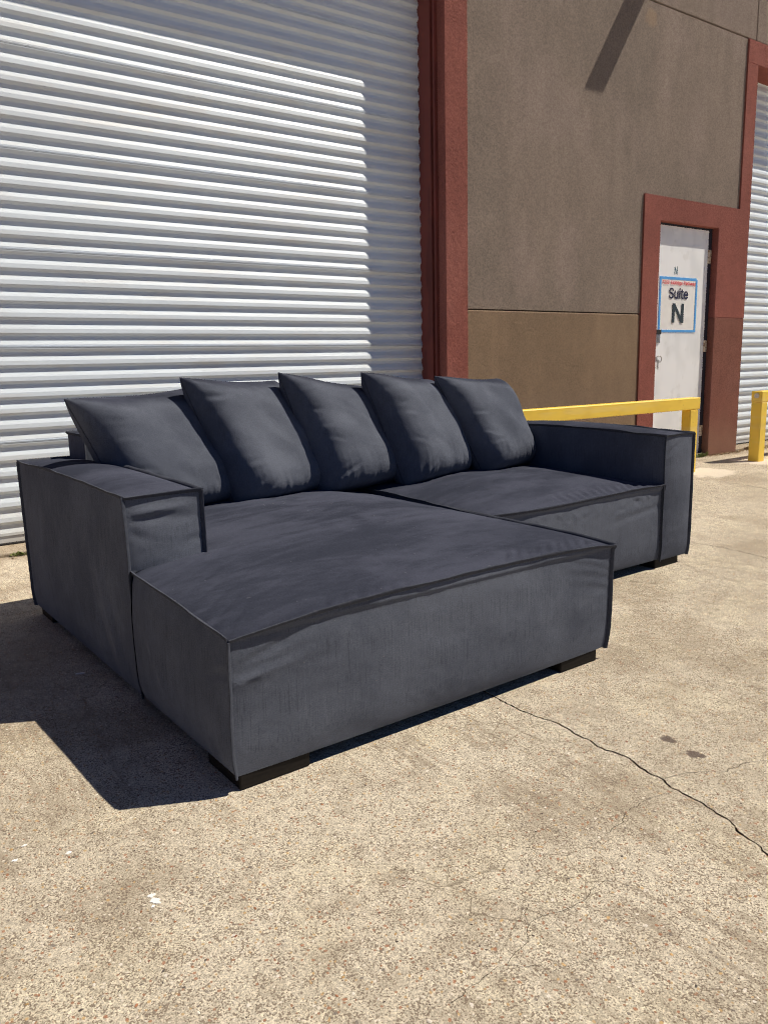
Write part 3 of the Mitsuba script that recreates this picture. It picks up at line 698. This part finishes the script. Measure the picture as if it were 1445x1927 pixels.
# ------------------------------------------------------------------ back pillows
def pillow(tl, tr, bl, br, label, thick=0.115, seed=0, sag=0.18):
    tl, tr, bl, br = (np.array(q, float) for q in (tl, tr, bl, br))
    n = 110
    g = np.sin(np.linspace(-1, 1, n + 1) * np.pi / 2 * 0.9) / math.sin(np.pi / 2 * 0.9)
    s, t = np.meshgrid(g, g, indexing='ij')
    pin = 0.03
    s2 = s * (1 - pin * (1 - t ** 2) ** 1.0 * np.abs(s) ** 2); t2 = t * (1 - pin * (1 - s ** 2) ** 1.0 * np.abs(t) ** 2)
    cr_ = 1 - 0.012 * (s * t) ** 6
    s2, t2 = s2 * cr_, t2 * cr_
    a, b = (s2 + 1)[..., None] / 2, (t2 + 1)[..., None] / 2
    mid = (bl * (1 - a) + br * a) * (1 - b) + (tl * (1 - a) + tr * a) * b
    N_ = np.cross((br + tr) - (bl + tl), (tl + tr) - (bl + br)); N_ /= np.linalg.norm(N_)      # towards the front (−v)
    if N_[1] > 0: N_ = -N_
    W_ = np.linalg.norm(tr - tl)
    es, et = (1 - np.abs(s)) * W_ / 2, (1 - np.abs(t)) * W_ / 2
    prof = ((1 - np.abs(s) ** 4.2) * (1 - np.abs(t) ** 3.8)).clip(0) ** 0.46
    prof = prof * (1 - sag * t)                                      # filling sits low
    sides = []
    for sd in (1, -1):
        h = thick * prof * (1.35 if sd > 0 else 0.9)
        q = np.stack([s * 1.6 + seed, t * 1.6, s * 0 + sd], -1)
        h = h + 0.020 * prof * (mk.fbm(q, 2, seed) - 0.5) * 2
        fade = 1 - np.exp(-np.minimum(es, et) / 0.010)
        gat = lambda al, ac, sc, k: (mk.noise(np.stack([al * sc, ac * 2.2, al * 0 + k], -1), seed + 3) - 0.5)
        low = np.exp(-((t + 1) * W_ / 2) / 0.085)
        h = h + fade * 0.009 * low * gat(s, t, 15, 1) + fade * 0.009 * low * gat(s, t, 30, 4)
        h = h + fade * 0.006 * np.exp(-es / 0.05) * gat(t, s, 12, 2) * smooth01(mk.noise(np.stack([t * 2, s * 0, s * 0 + seed], -1), 8), 0.3, 0.7)
        h = h + fade * 0.006 * np.exp(-((1 - t) * W_ / 2) / 0.04) * gat(s, t, 14, 3)
        if sd > 0:
            X, Y = s * W_ / 2, t * W_ / 2; e_ = W_ / 2; r = np.random.default_rng(seed * 7 + 1)
            def crease(cx, cy, ang, L, A, w=0.011):
                return -A * gauss_ridge(X, Y, cx, cy, ang, L, w) + 0.6 * A * gauss_ridge(X, Y, cx + 0.017 * math.sin(ang), cy - 0.017 * math.cos(ang), ang, L, w)
            for k in range(5): h = h + fade * crease(-e_ * r.uniform(0.62, 0.88), -e_ * r.uniform(0.60, 0.92), r.uniform(0.3, 1.2), r.uniform(0.04, 0.08), r.uniform(0.0015, 0.0035))
            for k in range(4): h = h + fade * crease(e_ * r.uniform(0.3, 0.85), -e_ * r.uniform(0.70, 0.9), r.uniform(1.5, 2.5), r.uniform(0.03, 0.07), r.uniform(0.0015, 0.0035))
            for k in range(4): h = h + fade * crease(-e_ * r.uniform(0.65, 0.85), e_ * r.uniform(-0.4, 0.8), r.uniform(-0.5, 0.3), r.uniform(0.03, 0.06), r.uniform(0.0015, 0.003))
            for k in range(2): h = h + fade * crease(e_ * r.uniform(-0.3, 0.3), e_ * r.uniform(-0.5, 0.4), r.uniform(-1.2, 1.2), r.uniform(0.10, 0.18), r.uniform(0.001, 0.002), 0.025)
        sides.append(h)
    # the pillow slumps: middle bows back, bottom spreads
    bow = -0.02 * (1 - s ** 2) * (1 - t ** 2)
    sl = np.zeros(s.shape + (3,)); sl[..., 2] = -0.018 * (1 - s ** 2) * np.clip(t, 0, 1) ** 2 * 0.6
    base = mid + N_ * bow[..., None] + sl
    V = np.concatenate([(base + N_ * sides[0][..., None]).reshape(-1, 3), (base - N_ * sides[1][..., None]).reshape(-1, 3)])
    V[:, 2] = np.maximum(V[:, 2], 0.445)
    idx = np.arange((n + 1) ** 2).reshape(n + 1, n + 1)
    f = np.stack([idx[:-1, :-1], idx[1:, :-1], idx[1:, 1:], idx[:-1, 1:]], -1).reshape(-1, 4)
    f = np.vstack([f, f[:, ::-1] + (n + 1) ** 2])
    m = trimesh.Trimesh(L2W(V), np.vstack([f[:, [0, 1, 2]], f[:, [0, 2, 3]]]), process=False)
    m.merge_vertices(digits_vertex=6)
    if m.volume < 0: m.invert()
    K = thing('back_pillow', label, 'pillow', 'loose pillows along the sofa back')
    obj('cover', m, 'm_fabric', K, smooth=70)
    ring = np.concatenate([base[:, 0], base[-1, 1:], base[::-1, -1][1:], base[0, ::-1][1:-1]])
    ring[:, 2] = np.maximum(ring[:, 2], 0.448)
    obj('seam', tube(L2W(ring), 0.0026, 6, True), 'm_piping', K, smooth=60)
    return K
pillow((0.07, 1.50, 0.966), (0.66, 1.70, 0.985), (0.265, 1.40, 0.47), (0.80, 1.56, 0.455), 'slumped dark pillow leaning over the left armrest, first from the left', 0.120, 1)
pillow((0.545, 1.50, 1.035), (1.10, 1.68, 1.005), (0.735, 1.42, 0.455), (1.28, 1.58, 0.455), 'second dark velvet pillow from the left, leaning left behind the chaise', 0.125, 2)
pillow((1.015, 1.50, 1.045), (1.60, 1.69, 0.960), (1.190, 1.43, 0.455), (1.77, 1.57, 0.455), 'middle dark velvet pillow of the five with a gathered lower edge', 0.125, 3)
pillow((1.475, 1.50, 1.034), (2.06, 1.68, 0.978), (1.640, 1.37, 0.455), (2.19, 1.54, 0.455), 'fourth dark velvet pillow from the left at the start of the long seat', 0.125, 4)
pillow((1.945, 1.50, 1.003), (2.57, 1.66, 0.972), (2.210, 1.40, 0.455), (2.74, 1.58, 0.455), 'rightmost velvet pillow on the long seat, paler in full sun', 0.120, 5)

# ------------------------------------------------------------------ small things on the ground
def weed(x, y, n, size, label, mat='m_leaf', seed=0):
    r = np.random.default_rng(seed)
    k = thing('weed', label, 'weed', None)
    ms, st = [], []
    for i in range(n):
        a = r.uniform(0, 2 * np.pi); le = size * r.uniform(0.5, 1.0); lift = r.uniform(0.3, 1.1)
        d = np.array([math.cos(a), math.sin(a), 0]); sd = np.array([-d[1], d[0], 0])
        b = np.array([x + r.normal(0, size * 0.5), y - abs(r.normal(0, size * 0.12)), 0.001])
        q = [b + d * le * 0.35 * u + np.array([0, 0, le * lift * (u - 0.35 * u * u)]) for u in (0, 0.5, 1.0)]
        w = le * 0.16
        v = [q[0], q[1] - sd * w + [0, 0, 0.1 * w], q[1] + sd * w, q[2], q[1] + [0, 0, 0.35 * w]]
        ms.append(trimesh.Trimesh(v, [[0, 1, 4], [0, 4, 2], [1, 3, 4], [4, 3, 2]], process=False))
        if i % 4 == 0: st.append(tube([q[0], q[1] * 0.9 + q[0] * 0.1 + [0, 0, -0.001], q[1] + [0, 0, -0.002]], 0.0009, 5))
    obj('leaves', cat(ms), mat, k, smooth=False)
    for q in st: obj('stem', q, mat, k)
weed(0.925, 4.985, 46, 0.05, 'small green weed in the joint below the roll-up door at far left', seed=1)
weed(7.78, 4.95, 90, 0.085, 'tuft of weeds at the foot of the white door', seed=2)
weed(8.75, 4.99, 60, 0.07, 'dry straggly weed between the red pillar and right guard rail', 'm_dry', seed=3)

def litter(x0, x1, y, n, seed):
    r = np.random.default_rng(seed); ms = []
    for i in range(n):
        c = np.array([r.uniform(x0, x1), y - abs(r.normal(0, 0.045)), r.uniform(0.001, 0.008)]); s = r.uniform(0.004, 0.016)
        a = r.normal(size=3); a[2] *= 0.3; a /= np.linalg.norm(a); b = np.cross(a, r.normal(size=3)); b /= np.linalg.norm(b)
        v = np.array([c - a * s, c + b * s * 0.5, c + a * s, c - b * s * 0.5, c + [0, 0, s * 0.4]])
        v[:, 2] = np.maximum(v[:, 2], 0.0006)
        ms.append(trimesh.Trimesh(v, [[0, 1, 4], [1, 2, 4], [2, 3, 4], [3, 0, 4]], process=False))
    return cat(ms)
obj('leaf_litter', cat([litter(7.86, 9.8, 4.97, 520, 1), litter(0.3, 1.0, 4.995, 60, 2)]), 'm_dry')
tag('leaf_litter', 'dry brown leaf scraps swept along the foot of the wall', 'leaf litter', kind='stuff')

def blob(x, y, r, seed, h=0.0012, ax=1.0):
    th = np.linspace(0, 2 * np.pi, 41)[:-1]
    rr = r * (0.35 + 0.75 * mk.noise(np.column_stack([np.cos(th) * 2.2 + seed, np.sin(th) * 2.2, th * 0]), seed))
    pl = Polygon(np.column_stack([x + rr * np.cos(th) * ax, y + rr * np.sin(th)])).buffer(0)
    if pl.geom_type != 'Polygon': pl = max(pl.geoms, key=lambda g: g.area)
    m = trimesh.creation.extrude_polygon(pl, h, engine='earcut'); m.apply_translation((0, 0, 0.0003))
    return m
W_ = obj('paint_splat', cat([blob(0.4535, 1.464, 0.0125, 3, ax=1.0), blob(0.452, 1.487, 0.008, 5, ax=1.2), blob(0.443, 1.452, 0.005, 6)]), 'm_scrap')
tag(W_, 'white dried splat on the concrete in front at lower left', 'paint splat')
for x, y, r, lb in ((0.356, 1.749, 0.006, 'small white fleck on the concrete nearest the splat'), (0.282, 1.84, 0.006, 'white fleck near the left edge of the yard, farther of two'), (0.251, 1.793, 0.006, 'white fleck near the left edge of the yard, nearer of two')):
    k = obj('paint_fleck', blob(x, y, r, int(x * 1000), 0.0008, 1.4), 'm_scrap'); tag(k, lb, 'paint fleck', 'white flecks on the concrete')
sc = cbox(-0.016, 0.016, -0.005, 0.005, 0.0005, 0.0022, 0.0004); sc.apply_transform(trimesh.transformations.rotation_matrix(-0.3, (0, 0, 1))); sc.apply_translation((0.678, 2.844, 0))
k = obj('paper_scrap', sc, 'm_scrap'); tag(k, 'tiny white paper scrap lying in the shade of the left armrest', 'scrap')
